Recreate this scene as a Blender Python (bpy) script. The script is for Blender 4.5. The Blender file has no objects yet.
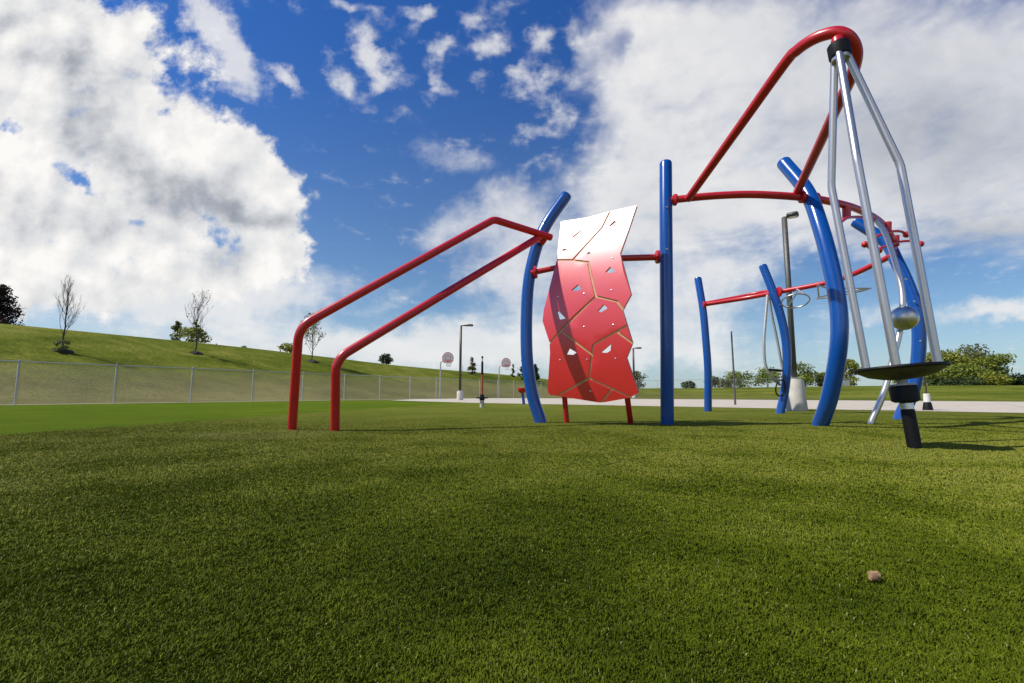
import bpy, bmesh, math, random
import numpy as np
from mathutils import Vector, Matrix, noise as mnoise
from mathutils.geometry import delaunay_2d_cdt
random.seed(7); RNG = np.random.default_rng(11)
R = math.radians
scene = bpy.context.scene
C = scene.collection

# ------------------------------------------------------------------ camera
F_PX, CAM_H, PITCH = 480.0, 0.38, R(6.2)
CP, SP = math.cos(PITCH), math.sin(PITCH)
cam_d = bpy.data.cameras.new('camera'); cam = bpy.data.objects.new('camera', cam_d); C.objects.link(cam)
cam_d.sensor_width = 36; cam_d.lens = 36*F_PX/1024; cam_d.clip_start = .02; cam_d.clip_end = 4000
cam.location = (0, 0, CAM_H); cam.rotation_euler = (R(90)+PITCH, 0, 0)
scene.camera = cam

def ray(px, py):
    a = (px-512)/F_PX; b = (341.5-py)/F_PX
    return Vector((a, CP-b*SP, SP+b*CP))
def at(px, py, Y):
    d = ray(px, py); return Vector((0, 0, CAM_H)) + d*(Y/d.y)
def onz(px, py, z):
    d = ray(px, py); return Vector((0, 0, CAM_H)) + d*((z-CAM_H)/d.z)
def gnd(px, py): return onz(px, py, 0.0)

# ------------------------------------------------------------------ node helpers
class NT:
    def __init__(s, tree): s.t = tree; s.n = tree.nodes; s.l = tree.links
    def sock(s, inp, v):
        if isinstance(v, bpy.types.NodeSocket): s.l.new(v, inp)
        elif v is not None:
            if hasattr(inp.default_value, '__len__') and not hasattr(v, '__len__'): v = (v,)*len(inp.default_value)
            if hasattr(inp.default_value, '__len__') and len(inp.default_value) == 4 and len(v) == 3: v = tuple(v)+(1,)
            inp.default_value = v
    def m(s, op, a, b=None, c=None, clamp=False):
        n = s.n.new('ShaderNodeMath'); n.operation = op; n.use_clamp = clamp
        for i, v in enumerate((a, b, c)):
            if v is not None: s.sock(n.inputs[i], v)
        return n.outputs[0]
    def vm(s, op, a, b=None, out=0):
        n = s.n.new('ShaderNodeVectorMath'); n.operation = op; s.sock(n.inputs[0], a)
        if b is not None: s.sock(n.inputs[1], b)
        return n.outputs[out]
    def comb(s, x, y, z=0.0):
        n = s.n.new('ShaderNodeCombineXYZ')
        for i, v in enumerate((x, y, z)): s.sock(n.inputs[i], v)
        return n.outputs[0]
    def sep(s, v):
        n = s.n.new('ShaderNodeSeparateXYZ'); s.sock(n.inputs[0], v); return n.outputs
    def noise(s, vec, scale, detail=4, rough=.5, dist=0.0, dim='3D', lac=2.0):
        n = s.n.new('ShaderNodeTexNoise'); n.noise_dimensions = dim
        if vec is not None: s.sock(n.inputs['Vector'], vec)
        for k, v in (('Scale', scale), ('Detail', detail), ('Roughness', rough), ('Distortion', dist), ('Lacunarity', lac)): s.sock(n.inputs[k], v)
        return n.outputs[0]
    def ramp(s, fac, stops, interp='LINEAR'):
        n = s.n.new('ShaderNodeValToRGB'); s.sock(n.inputs[0], fac); cr = n.color_ramp; cr.interpolation = interp
        while len(cr.elements) < len(stops): cr.elements.new(.5)
        for e, (p, c) in zip(cr.elements, stops):
            e.position = p; e.color = tuple(c)+(1,) if hasattr(c, '__len__') else (c, c, c, 1)
        return n.outputs[0]
    def mix(s, fac, a, b, blend='MIX'):
        n = s.n.new('ShaderNodeMix'); n.data_type = 'RGBA'; n.blend_type = blend
        s.sock(n.inputs[0], fac); s.sock(n.inputs[6], a); s.sock(n.inputs[7], b); return n.outputs[2]
    def sstep(s, x, lo, hi):
        n = s.n.new('ShaderNodeMapRange'); n.interpolation_type = 'SMOOTHSTEP'
        s.sock(n.inputs[0], x); s.sock(n.inputs[1], lo); s.sock(n.inputs[2], hi); return n.outputs[0]

def new_mat(name):
    m = bpy.data.materials.new(name); m.use_nodes = True; nt = NT(m.node_tree)
    b = m.node_tree.nodes['Principled BSDF']; return m, nt, b
def obj_coord(nt):
    n = nt.n.new('ShaderNodeTexCoord'); return n.outputs['Object']
def geo_pos(nt):
    n = nt.n.new('ShaderNodeNewGeometry'); return n.outputs['Position']

def paint(name, col, rough=.35, metal=0.0, var=.10, nscale=14, coat=0.0, bump=.0, spec=.5, dirt=.0, dust=(.25,.22,.17), rv=1.0):
    m, nt, b = new_mat(name); p = geo_pos(nt)
    f = nt.noise(p, nscale, 5, .6)
    lo = tuple(c*(1-var*1.6) for c in col); hi = tuple(min(1, c*(1+var)) for c in col)
    colr = nt.ramp(f, [(.3, lo), (.7, hi)])
    if dirt:
        g = nt.noise(p, 5, 6, .7); z = nt.sep(p)[2]
        low = nt.m('SUBTRACT', 1.0, nt.sstep(z, 0.0, .45))
        fac = nt.m('MULTIPLY', nt.m('ADD', nt.sstep(g, .55, .8), nt.m('MULTIPLY', low, .8)), dirt, clamp=True)
        colr = nt.mix(fac, colr, dust)
    nt.sock(b.inputs['Base Color'], colr)
    rr = nt.ramp(nt.noise(p, nscale*2.3, 5, .65), [(.3, max(.02, rough-.07*rv)), (.7, rough+.09*rv)])
    nt.sock(b.inputs['Roughness'], rr)
    b.inputs['Metallic'].default_value = metal; b.inputs['Specular IOR Level'].default_value = spec
    b.inputs['Coat Weight'].default_value = coat; b.inputs['Coat Roughness'].default_value = .12
    if bump:
        bn = nt.n.new('ShaderNodeBump'); bn.inputs['Strength'].default_value = bump; bn.inputs['Distance'].default_value = .004
        nt.sock(bn.inputs['Height'], nt.noise(p, nscale*6, 4, .6)); nt.sock(b.inputs['Normal'], bn.outputs[0])
    return m

M = {}
M['blue'] = paint('blue_powder_coat', (.002, .072, .335), .25, var=.05, coat=.25, bump=.0, dirt=.06, rv=0.25)
M['red'] = paint('red_powder_coat', (.52, .010, .018), .34, var=.07, coat=.2, bump=.0, dirt=.04, rv=0.25)
M['panel'] = paint('red_panel_plastic', (.74, .008, .016), .385, var=.03, nscale=3, spec=.9, coat=1.0, rv=.08)
M['panel'].node_tree.nodes['Principled BSDF'].inputs['Coat Roughness'].default_value = .375; M['panel'].node_tree.nodes['Principled BSDF'].inputs['Coat IOR'].default_value = 1.7
M['core'] = paint('tan_panel_core', (.62, .40, .20), .6, var=.12)
M['steel'] = paint('brushed_steel', (.62, .59, .56), .38, metal=1.0, var=.03, nscale=6, rv=0.1)
M['galv'] = paint('galvanised_metal', (.44, .44, .43), .5, metal=.35, var=.12, nscale=18)
M['wire'] = paint('galvanised_wire', (.42, .42, .40), .55, metal=.2, var=.1)
M['darkmetal'] = paint('bronze_pole_paint', (.045, .04, .036), .42, var=.15, dirt=.1)
M['greypole'] = paint('grey_pole_paint', (.10, .098, .092), .5, metal=.2, var=.12, dirt=.08)
M['black'] = paint('black_rubber', (.006, .006, .007), .5, var=.15, bump=.06, spec=.25)
M['plate'] = paint('dark_platform_plastic', (.075, .068, .048), .5, var=.2, bump=.2, dirt=.15)
M['concrete'] = paint('cast_concrete', (.62, .58, .52), .85, var=.12, nscale=9, bump=.5, dirt=.25, dust=(.30, .27, .22))
M['orange'] = paint('orange_red_plastic', (.52, .07, .03), .4, var=.1)
M['white'] = paint('white_board', (.75, .72, .70), .45, var=.05)
M['rose'] = paint('red_line_paint', (.62, .12, .10), .5, var=.1)
M['net'] = paint('net_cord', (.6, .6, .58), .8, var=.1)
M['lens'] = paint('lamp_lens', (.55, .55, .5), .2, var=.05)
M['bolt'] = paint('bolt_steel', (.75, .75, .76), .28, metal=.9, var=.05)
M['chip'] = paint('dry_wood_chip', (.40, .24, .13), .85, var=.3, nscale=90, bump=.6)
M['mulch'] = paint('dark_mulch', (.045, .03, .022), .95, var=.4, nscale=8, bump=.5)
M['bark'] = paint('grey_bark', (.10, .08, .06), .9, var=.3, nscale=12, bump=.5)
M['box'] = paint('pale_box_paint', (.48, .50, .52), .5, var=.08)

def leaf_mat(name, cols, trans=.35):
    m, nt, b = new_mat(name)
    a = nt.n.new('ShaderNodeAttribute'); a.attribute_name = 'tint'
    n = nt.noise(geo_pos(nt), .9, 3, .5)
    f = nt.m('ADD', nt.m('MULTIPLY', a.outputs['Fac'], .6), nt.m('MULTIPLY', n, .4))
    k = len(cols); col = nt.ramp(f, [(.2+.6*i/(k-1), c) for i, c in enumerate(cols)])
    nt.sock(b.inputs['Base Color'], col); b.inputs['Roughness'].default_value = .6
    b.inputs['Specular IOR Level'].default_value = .3
    tr = nt.n.new('ShaderNodeBsdfTranslucent'); nt.sock(tr.inputs[0], col)
    mx = nt.n.new('ShaderNodeMixShader'); mx.inputs[0].default_value = trans
    nt.l.new(b.outputs[0], mx.inputs[1]); nt.l.new(tr.outputs[0], mx.inputs[2])
    nt.l.new(mx.outputs[0], nt.n['Material Output'].inputs['Surface'])
    return m
M['leaf'] = leaf_mat('green_leaves', [(.09, .125, .016), (.19, .235, .03), (.30, .33, .055)])
M['leaf_yellow'] = leaf_mat('yellow_green_leaves', [(.12, .15, .016), (.23, .25, .028), (.34, .33, .05)])
M['leaf_dark'] = leaf_mat('dark_leaves', [(.022, .042, .014), (.045, .075, .022), (.085, .12, .036)])
M['leaf_purple'] = leaf_mat('purple_green_leaves', [(.022, .035, .016), (.05, .038, .026), (.10, .035, .04)])
M['leaf_dry'] = leaf_mat('dry_leaves', [(.09, .08, .03), (.16, .14, .06), (.24, .20, .09)])
M['leaf_grey'] = leaf_mat('grey_green_leaves', [(.08, .10, .03), (.15, .17, .055), (.23, .24, .09)])

# ------------------------------------------------------------------ object helpers
def link(name, me, mat, parent=None, smooth=True):
    for mm in (mat if isinstance(mat, (list, tuple)) else [mat]): me.materials.append(mm)
    o = bpy.data.objects.new(name, me); C.objects.link(o)
    if parent is not None:
        o.parent = parent; o.matrix_parent_inverse = Matrix.Identity(4)
        inv = Matrix.Translation(-world_loc(parent)); me.transform(inv)
    if smooth:
        me.polygons.foreach_set('use_smooth', [True]*len(me.polygons))
    me.update(); return o
def world_loc(o):
    v = Vector((0, 0, 0))
    while o is not None: v += o.location; o = o.parent
    return v
def build(name, bm, mat, parent=None, smooth=True, sharp=35):
    bm.normal_update()
    if smooth:
        for e in bm.edges:
            if len(e.link_faces) == 2 and e.calc_face_angle(0) > R(sharp): e.smooth = False
    me = bpy.data.meshes.new(name); bm.to_mesh(me); bm.free()
    return link(name, me, mat, parent, smooth)
def thing(name, label, cat, loc, group=None):
    o = bpy.data.objects.new(name, None); C.objects.link(o); o.location = loc; o.empty_display_size = .2
    o['label'] = label; o['category'] = cat
    if group: o['group'] = group
    return o
def tag(o, label, cat, group=None):
    o['label'] = label; o['category'] = cat
    if group: o['group'] = group
    return o

def spl(pts, n=8):
    pts = [Vector(p) for p in pts]; out = []
    P = [pts[0]*2-pts[1]] + pts + [pts[-1]*2-pts[-2]]
    for i in range(1, len(P)-2):
        a, b, c, d = P[i-1], P[i], P[i+1], P[i+2]
        for k in range(n):
            t = k/n
            out.append(.5*((2*b)+(c-a)*t+(2*a-5*b+4*c-d)*t*t+(3*b-a-3*c+d)*t**3))
    out.append(pts[-1]); return out
def fillet(pts, rad, n=8):
    pts = [Vector(p) for p in pts]; out = [pts[0]]
    for i in range(1, len(pts)-1):
        p, a, b = pts[i], pts[i-1]-pts[i], pts[i+1]-pts[i]
        r = rad[i-1] if hasattr(rad, '__len__') else rad
        la, lb = a.length, b.length; a.normalize(); b.normalize()
        ang = a.angle(b); cut = min(r/math.tan(ang/2), la*.45, lb*.45)
        p0, p2 = p+a*cut, p+b*cut
        for k in range(n+1):
            t = k/n; out.append(p0*(1-t)**2 + p*2*t*(1-t) + p2*t*t)
    out.append(pts[-1]); return out
def tube(bm, pts, r, seg=20, caps=True, closed=False):
    pts = [Vector(p) for p in pts]; n = len(pts)
    rr = r if hasattr(r, '__len__') else [r]*n
    def tan(i):
        if closed: return (pts[(i+1) % n]-pts[i-1]).normalized()
        return (pts[min(i+1, n-1)]-pts[max(i-1, 0)]).normalized()
    t = tan(0); u = t.orthogonal().normalized(); rings = []
    for i in range(n):
        t2 = tan(i); u = (u - t2*u.dot(t2))
        u = u.normalized() if u.length > 1e-6 else t2.orthogonal().normalized()
        v = t2.cross(u)
        rings.append([bm.verts.new(pts[i]+(u*math.cos(2*math.pi*k/seg)+v*math.sin(2*math.pi*k/seg))*rr[i]) for k in range(seg)])
    for i in range(n if closed else n-1):
        a, b = rings[i], rings[(i+1) % n]
        off = 0
        if closed and i == n-1:
            off = min(range(seg), key=lambda q: (b[q].co-a[0].co).length)
        for k in range(seg):
            bm.faces.new((a[k], a[(k+1) % seg], b[(k+1+off) % seg], b[(k+off) % seg]))
    if caps and not closed:
        bm.faces.new(list(reversed(rings[0]))); bm.faces.new(rings[-1])
    return rings
def cap_ends(pts, rad, edge):
    """a tube path with softly rounded end"""
    pts = [Vector(p) for p in pts]; d = (pts[-1]-pts[-2]).normalized()
    P = pts+[pts[-1]+d*edge*.6, pts[-1]+d*edge]
    return P, [rad]*len(pts)+[rad*.93, rad*.72]
def lathe(bm, base, axis, prof, seg=28):
    axis = Vector(axis).normalized(); u = axis.orthogonal().normalized(); v = axis.cross(u); base = Vector(base)
    rings = []
    for r, h in prof:
        rings.append([bm.verts.new(base+axis*h+(u*math.cos(2*math.pi*k/seg)+v*math.sin(2*math.pi*k/seg))*max(r, 1e-4)) for k in range(seg)])
    for a, b in zip(rings, rings[1:]):
        for k in range(seg): bm.faces.new((a[k], a[(k+1) % seg], b[(k+1) % seg], b[k]))
    bm.faces.new(list(reversed(rings[0]))); bm.faces.new(rings[-1])
def ball(bm, c, r, seg=20):
    prof = [(r*math.sin(math.pi*i/14), -r*math.cos(math.pi*i/14)) for i in range(15)]
    lathe(bm, c, (0, 0, 1), prof, seg)
def box(bm, c, s, rot=None, bev=.0):
    res = bmesh.ops.create_cube(bm, size=1); vs = res['verts']
    bmesh.ops.scale(bm, vec=s, verts=vs)
    if bev: 
        es = list({e for v in vs for e in v.link_edges})
        g = bmesh.ops.bevel(bm, geom=es, offset=bev, segments=2, affect='EDGES'); vs = list({v for f in g['faces'] for v in f.verts} | {v for v in vs if v.is_valid})
    if rot is not None: bmesh.ops.rotate(bm, matrix=rot, verts=vs)
    bmesh.ops.translate(bm, vec=c, verts=vs)
def tube_obj(name, pts, r, mat, parent, seg=20): 
    bm = bmesh.new(); tube(bm, pts, r, seg); return build(name, bm, mat, parent)

# ------------------------------------------------------------------ terrain
FX, FY, FDX, FDY = -16.96, 16.5, 1.426, 2.36          # fence line: post k stands at (FX+k*FDX, FY+k*FDY)
FL = math.hypot(FDX, FDY)
WK = np.array([-60, 5, 20, 39, 76, 114, 180, 900.]); WH = np.array([5.6, 5.1, 4.75, 4.15, 3.55, 2.35, 1.7, 1.6])
def sm(x): x = np.clip(x, 0, 1); return x*x*(3-2*x)
def height(x, y):
    x = np.asarray(x, float); y = np.asarray(y, float)
    d = (x-FX)*(-FDY/FL)+(y-FY)*(FDX/FL); w = (x-FX)*(FDX/FL)+(y-FY)*(FDY/FL)
    z1 = np.interp(w, WK, WH)*sm((d-1.2)/23)
    e = (x-9.5)*.62+(y-34)*.78
    z2 = 1.5*sm((e-4)/58)
    big = .12*np.sin(x*.11+1.3)*np.sin(y*.09+.4)*sm((np.maximum(d, e)-4)/20)
    return np.maximum(z1, z2)+big
def hz(x, y): return float(height(x, y))
def onhill(px, py):
    d = ray(px, py); o = Vector((0, 0, CAM_H)); t = 8.0
    while t < 400:
        p = o+d*t
        if p.z <= hz(p.x, p.y): return p
        t += .1
    return p
def ground_at(px, Y): 
    x = at(px, 390, Y).x; return Vector((x, Y, hz(x, Y)))

def sheet(name, poly, z, mat, cells=0):
    """a flat polygon sheet at height z"""
    bm = bmesh.new(); vs = [bm.verts.new((x, y, z)) for x, y in poly]; f = bm.faces.new(vs); f.normal_update()
    if f.normal.z < 0: f.normal_flip()
    bmesh.ops.triangulate(bm, faces=bm.faces[:])
    o = build(name, bm, mat, smooth=False); o['kind'] = 'structure'; return o

def smooth_poly(pts, n=6):
    return [tuple(v[:2]) for v in spl([Vector((x, y, 0)) for x, y in pts], n)]

# ground materials
def grass_ground(name, cols, scales=(35, 2.2, .35), bump=.6, rough=.95, spec=.03, stripe=None, low=None):
    m, nt, b = new_mat(name); p = geo_pos(nt)
    fine = nt.noise(p, scales[0], 4, .75); mid = nt.noise(p, scales[1], 5, .65); big = nt.noise(p, scales[2], 4, .55, .6)
    f = nt.m('ADD', nt.m('MULTIPLY', fine, .5), nt.m('ADD', nt.m('MULTIPLY', mid, .28), nt.m('MULTIPLY', big, .42)))
    f = nt.m('SUBTRACT', f, .1)
    if stripe:
        sx = nt.sep(p); w = nt.m('SINE', nt.m('MULTIPLY', nt.m('ADD', nt.m('MULTIPLY', sx[0], stripe[0]), nt.m('MULTIPLY', sx[1], stripe[1])), 1.0))
        f = nt.m('ADD', f, nt.m('MULTIPLY', w, stripe[2]))
    k = len(cols); lo_, sp_ = (.36, .28) if low else (.28, .44); col = nt.ramp(f, [(lo_+sp_*i/(k-1), c) for i, c in enumerate(cols)])
    if low:
        zz = nt.sep(p)[2]; lf = nt.m('SUBTRACT', nt.m('SUBTRACT', 1.0, nt.sstep(nt.sep(p)[0], 2.0, 30.0)), nt.sstep(nt.m('ADD', zz, nt.m('MULTIPLY', nt.m('SUBTRACT', mid, .5), 1.5)), .6, 2.6)); lc = nt.ramp(f, [(.3, low[0]), (.7, low[1])]); col = nt.mix(nt.m('MULTIPLY', nt.m('MAXIMUM', lf, 0.0), .75), col, lc)
    nt.sock(b.inputs['Base Color'], col); b.inputs['Roughness'].default_value = rough; b.inputs['Specular IOR Level'].default_value = spec
    bn = nt.n.new('ShaderNodeBump'); bn.inputs['Strength'].default_value = bump; bn.inputs['Distance'].default_value = .03
    nt.sock(bn.inputs['Height'], nt.noise(p, scales[0]*1.5, 4, .7)); nt.sock(b.inputs['Normal'], bn.outputs[0])
    return m
M['lawn'] = grass_ground('rough_mown_lawn', [(.032, .05, .005), (.10, .125, .010), (.23, .215, .045)], (7, .8, .12), 1.0, low=((.055, .055, .018), (.23, .195, .085)))
M['turf'] = grass_ground('artificial_turf', [(.085, .105, .012), (.155, .178, .022), (.235, .245, .045)], (90, 3.0, .5), 1.0)
M['turf_bright'] = grass_ground('bright_artificial_turf', [(.045, .085, .004), (.092, .142, .006), (.15, .185, .012)], (45, 1.6, .3), .9)

def concrete_ground():
    m, nt, b = new_mat('pale_concrete_paving'); p = geo_pos(nt)
    f = nt.m('ADD', nt.m('MULTIPLY', nt.noise(p, 25, 5, .7), .5), nt.m('MULTIPLY', nt.noise(p, .8, 5, .6), .5))
    col = nt.ramp(f, [(.3, (.36, .31, .24)), (.55, (.50, .44, .36)), (.75, (.58, .53, .45))])
    x = nt.sep(p); a = nt.m('ADD', nt.m('MULTIPLY', x[0], .742), nt.m('MULTIPLY', x[1], -.67)); c2 = nt.m('ADD', nt.m('MULTIPLY', x[0], .67), nt.m('MULTIPLY', x[1], .742))
    def joint(v):
        w = nt.m('ABSOLUTE', nt.m('SUBTRACT', nt.m('FRACT', nt.m('DIVIDE', v, 3.0)), .5)); return nt.m('LESS_THAN', w, .006)
    j = nt.m('MAXIMUM', joint(a), joint(c2)); col = nt.mix(nt.m('MULTIPLY', j, .6), col, (.16, .14, .11))
    nt.sock(b.inputs['Base Color'], col); b.inputs['Roughness'].default_value = .9
    bn = nt.n.new('ShaderNodeBump'); bn.inputs['Strength'].default_value = .3; bn.inputs['Distance'].default_value = .01
    nt.sock(bn.inputs['Height'], nt.noise(p, 60, 4, .7)); nt.sock(b.inputs['Normal'], bn.outputs[0]); return m
M['paving'] = concrete_ground()

# lawn sheet with the bank behind the fence, out to the horizon
NG = 260
g = np.sinh(np.linspace(-4.2, 4.2, NG)); g = g/g.max()*1500
gx, gy = np.meshgrid(g, g+30); gz = height(gx, gy)-.004
co = np.stack([gx, gy, gz], -1).reshape(-1, 3)
ii = np.arange(NG*NG).reshape(NG, NG)
q = np.stack([ii[:-1, :-1], ii[:-1, 1:], ii[1:, 1:], ii[1:, :-1]], -1).reshape(-1, 4)
me = bpy.data.meshes.new('lawn_ground'); me.from_pydata(co.tolist(), [], q.tolist())
o = link('lawn_ground', me, M['lawn']); o['kind'] = 'structure'

EDGE = [(-9.5, -3), (-9, 0), (-7.2, 2.2), (-5.6, 3.4), (-4.75, 4.3), (-4.55, 5.5), (-4.35, 6.9), (-3.9, 9.9), (-2.9, 15), (-1.75, 19.95)]
EDGE_S = smooth_poly(EDGE)
turf_poly = EDGE_S + [(10.0, 9.4), (18, 2.0), (23, -3)]
sheet('turf', turf_poly, .004, M['turf'])
kn = lambda k, off: (FX+k*FDX+off*FDY/FL, FY+k*FDY-off*FDX/FL)
bright_poly = list(reversed(EDGE_S)) + [(-16, -3)] + [kn(-7, .6), kn(-1, .55), kn(4.1, .55), (-6.8, 26.9)]
sheet('bright_turf', bright_poly, .002, M['turf_bright'])
sheet('paving', [(-6.8, 27), (-1.75, 20), (10, 9.4), (18, 2), (26, -5), (45, 6), (24, 22.5), (9.5, 34), (1, 40.5), (-2.5, 39.0), (-6.6, 32.2)], .008, M['paving'])
sheet('mow_strip', [kn(-8, .5), kn(-8, -.12), kn(9, -.12), kn(9, .5)], .010, M['paving'])
PAD_A = smooth_poly([tuple(gnd(*p)[:2]) for p in [(182, 434.5), (240, 431.2), (300, 429.5), (345, 430.0), (352, 432), (322, 436.5), (270, 440.5), (205, 440.5), (182, 434.5)]], 4)
PAD_B = smooth_poly([tuple(gnd(*p)[:2]) for p in [(800, 446), (860, 442), (940, 440), (1040, 439.5), (1110, 446), (1060, 462), (960, 464), (880, 460), (830, 452), (800, 446)]], 4)

# ------------------------------------------------------------------ turf blades
def in_poly(px, py, poly):
    inside = np.zeros(px.shape, bool); n = len(poly); j = n-1
    for i in range(n):
        xi, yi = poly[i]; xj, yj = poly[j]
        c = ((yi > py) != (yj > py)) & (px < (xj-xi)*(py-yi)/((yj-yi)+1e-12)+xi); inside ^= c; j = i
    return inside
def value_noise(x, y, s, seed):
    rg = np.random.default_rng(seed); g = rg.random((64, 64)); x = x/s+200; y = y/s+200
    xi = np.floor(x).astype(int); yi = np.floor(y).astype(int); fx = x-xi; fy = y-yi; fx = fx*fx*(3-2*fx); fy = fy*fy*(3-2*fy)
    a = g[xi % 64, yi % 64]; b = g[(xi+1) % 64, yi % 64]; c = g[xi % 64, (yi+1) % 64]; d = g[(xi+1) % 64, (yi+1) % 64]
    return a*(1-fx)*(1-fy)+b*fx*(1-fy)+c*(1-fx)*fy+d*fx*fy
def make_blades(N):
    # sampled so that the density falls with distance from the spot where one stands
    u = RNG.random(N); y0, y1 = .42, 9.0
    y = y0*(y1/y0)**u
    near = RNG.random(N)
    x = (RNG.random(N)*2-1)*(1.22*y+.28)
    fade = np.clip((y-2.4)/6.0, 0, 1)
    keep = in_poly(x, y, turf_poly) & (RNG.random(N) > np.clip((fade-.3)/.7, 0, 1)*.85)
    x, y = x[keep], y[keep]; n = len(x); fade = fade[keep]
    jx, jy = x+.05*RNG.standard_normal(n), y+.05*RNG.standard_normal(n)
    pad = in_poly(jx, jy, PAD_A) | in_poly(jx, jy, PAD_B)
    n1 = value_noise(x, y, .9, 1); n2 = value_noise(x, y, .33, 2); n3 = value_noise(x, y, .05, 3); n4 = value_noise(x, y, 2.6, 4)
    patch = .14*n1+.42*n2+.44*value_noise(x, y, .15, 8)
    dist = np.sqrt(x*x+y*y)
    wid = (.00055+.00045*RNG.random(n))*(.75+.6*np.maximum(dist, .5))
    hgt = (.0050+.0040*RNG.random(n))*(.55+.9*value_noise(x, y, .022, 9))*(1+.06*np.minimum(dist, 6))*(.7+.6*n3)*(1-.8*fade)*np.where(pad, .8, 1)
    az = RNG.random(n)*2*np.pi
    comb = (n2-.5)*3+.4
    lean = .2+.75*RNG.random(n)
    lx = lean*(.75*np.cos(az)+.35*np.cos(comb)); ly = lean*(.75*np.sin(az)+.35*np.sin(comb))
    fa = RNG.random(n)*np.pi; wx, wy = np.cos(fa)*wid, np.sin(fa)*wid
    Z = np.full(n, .004)
    v = np.empty((n, 5, 3), np.float32)
    v[:, 0] = np.stack([x-wx, y-wy, Z], 1); v[:, 1] = np.stack([x+wx, y+wy, Z], 1)
    mx, my, mz = x+lx*hgt*.35, y+ly*hgt*.35, Z+hgt*.62
    v[:, 2] = np.stack([mx+wx*.8, my+wy*.8, mz], 1); v[:, 3] = np.stack([mx-wx*.8, my-wy*.8, mz], 1)
    v[:, 4] = np.stack([x+lx*hgt, y+ly*hgt, Z+hgt*(1.0-.25*np.minimum(1, np.hypot(lx, ly)))], 1)
    b5 = (np.arange(n)*5)[:, None]
    quad = b5+np.array([0, 1, 2, 3]); tri = b5+np.array([3, 2, 4])
    loops = np.concatenate([quad, tri], 1).reshape(-1).astype(np.int32)
    starts = (np.arange(n)[:, None]*7+np.array([0, 4])).reshape(-1).astype(np.int32)
    totals = np.tile(np.array([4, 3], np.int32), n)
    me = bpy.data.meshes.new('turf_blades'); me.vertices.add(n*5); me.vertices.foreach_set('co', v.reshape(-1))
    me.loops.add(len(loops)); me.loops.foreach_set('vertex_index', loops)
    me.polygons.add(n*2); me.polygons.foreach_set('loop_start', starts)
    try: me.polygons.foreach_set('loop_total', totals)
    except Exception: pass
    t = np.clip(.45+.68*(patch-.5)+.15*RNG.standard_normal(n)+.5*pad+.50*sm((dist-.75)/2.6), 0, 1)  # paler with distance: brightness painted in to offset blades shading each other
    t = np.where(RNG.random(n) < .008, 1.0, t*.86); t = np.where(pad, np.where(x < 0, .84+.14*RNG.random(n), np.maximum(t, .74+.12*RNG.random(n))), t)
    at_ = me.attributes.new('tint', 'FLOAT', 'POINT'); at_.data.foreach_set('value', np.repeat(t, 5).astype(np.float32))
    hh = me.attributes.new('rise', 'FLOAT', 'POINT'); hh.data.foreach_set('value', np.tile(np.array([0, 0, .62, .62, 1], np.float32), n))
    me.update(calc_edges=True); me.validate()
    return me
def blade_mat():
    m, nt, b = new_mat('turf_blade')
    a = nt.n.new('ShaderNodeAttribute'); a.attribute_name = 'tint'; h = nt.n.new('ShaderNodeAttribute'); h.attribute_name = 'rise'
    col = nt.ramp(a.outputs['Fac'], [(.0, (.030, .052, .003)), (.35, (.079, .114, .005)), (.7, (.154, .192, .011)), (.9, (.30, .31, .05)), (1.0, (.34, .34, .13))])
    sh = nt.m('ADD', .34, nt.m('MULTIPLY', h.outputs['Fac'], .86))  # shade down between the blades painted into the colour: dark roots, lighter tips
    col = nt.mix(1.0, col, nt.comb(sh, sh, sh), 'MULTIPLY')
    ge = nt.n.new('ShaderNodeNewGeometry'); nrm = nt.vm('NORMALIZE', nt.vm('ADD', nt.vm('MULTIPLY', ge.outputs['Normal'], (.55, .55, .55)), (0, 0, .75)))
    nt.sock(b.inputs['Normal'], nrm)
    nt.sock(b.inputs['Base Color'], col); b.inputs['Roughness'].default_value = .6; b.inputs['Specular IOR Level'].default_value = .05
    tr = nt.n.new('ShaderNodeBsdfTranslucent'); nt.sock(tr.inputs[0], col)
    mx = nt.n.new('ShaderNodeMixShader'); mx.inputs[0].default_value = .18
    nt.l.new(b.outputs[0], mx.inputs[1]); nt.l.new(tr.outputs[0], mx.inputs[2]); nt.l.new(mx.outputs[0], nt.n['Material Output'].inputs['Surface'])
    return m
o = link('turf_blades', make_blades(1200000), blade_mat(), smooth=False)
o['kind'] = 'stuff'; tag(o, 'short dark green artificial turf blades covering the foreground', 'grass')

# ------------------------------------------------------------------ climbing structure
cs = thing('climbing_structure', 'big climbing frame of blue arched posts joined by red bars with a red wall', 'climbing frame', (2.4, 6.0, 0))
def flange(bm, p, d, r=.075, t=.05):
    d = Vector(d).normalized(); lathe(bm, Vector(p)-d*t*.5, d, [(r*.8, 0), (r, t*.2), (r, t*.75), (r*.75, t)], 22)
def arch_post(pxs, rad):
    pts = spl([at(*p) for p in pxs], 10); pts[0].z = -.02
    P, RR = cap_ends(pts, rad, .03)
    bm = bmesh.new(); tube(bm, P, RR, 28); return build('arch_post', bm, M['blue'], cs), pts
A0, a0 = arch_post([(541, 422.3, 6.35), (532, 393, 6.36), (526.7, 351, 6.36), (527.5, 294, 6.37), (534, 256, 6.4), (545.7, 226, 6.43), (566, 196, 6.48)], .080)
A1, a1 = arch_post([(667.2, 424.3, 5.97), (667, 360, 5.88), (666.5, 290, 5.86), (666, 220, 5.95), (665.8, 164, 6.1)], .080)
A2, a2 = arch_post([(820, 425.5, 5.75), (829.6, 397, 5.52), (838, 352, 5.32), (839, 315, 5.28), (832.5, 274, 5.34), (821, 229, 5.5), (807, 192, 5.75), (784, 163, 6.05)], .088)
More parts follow.
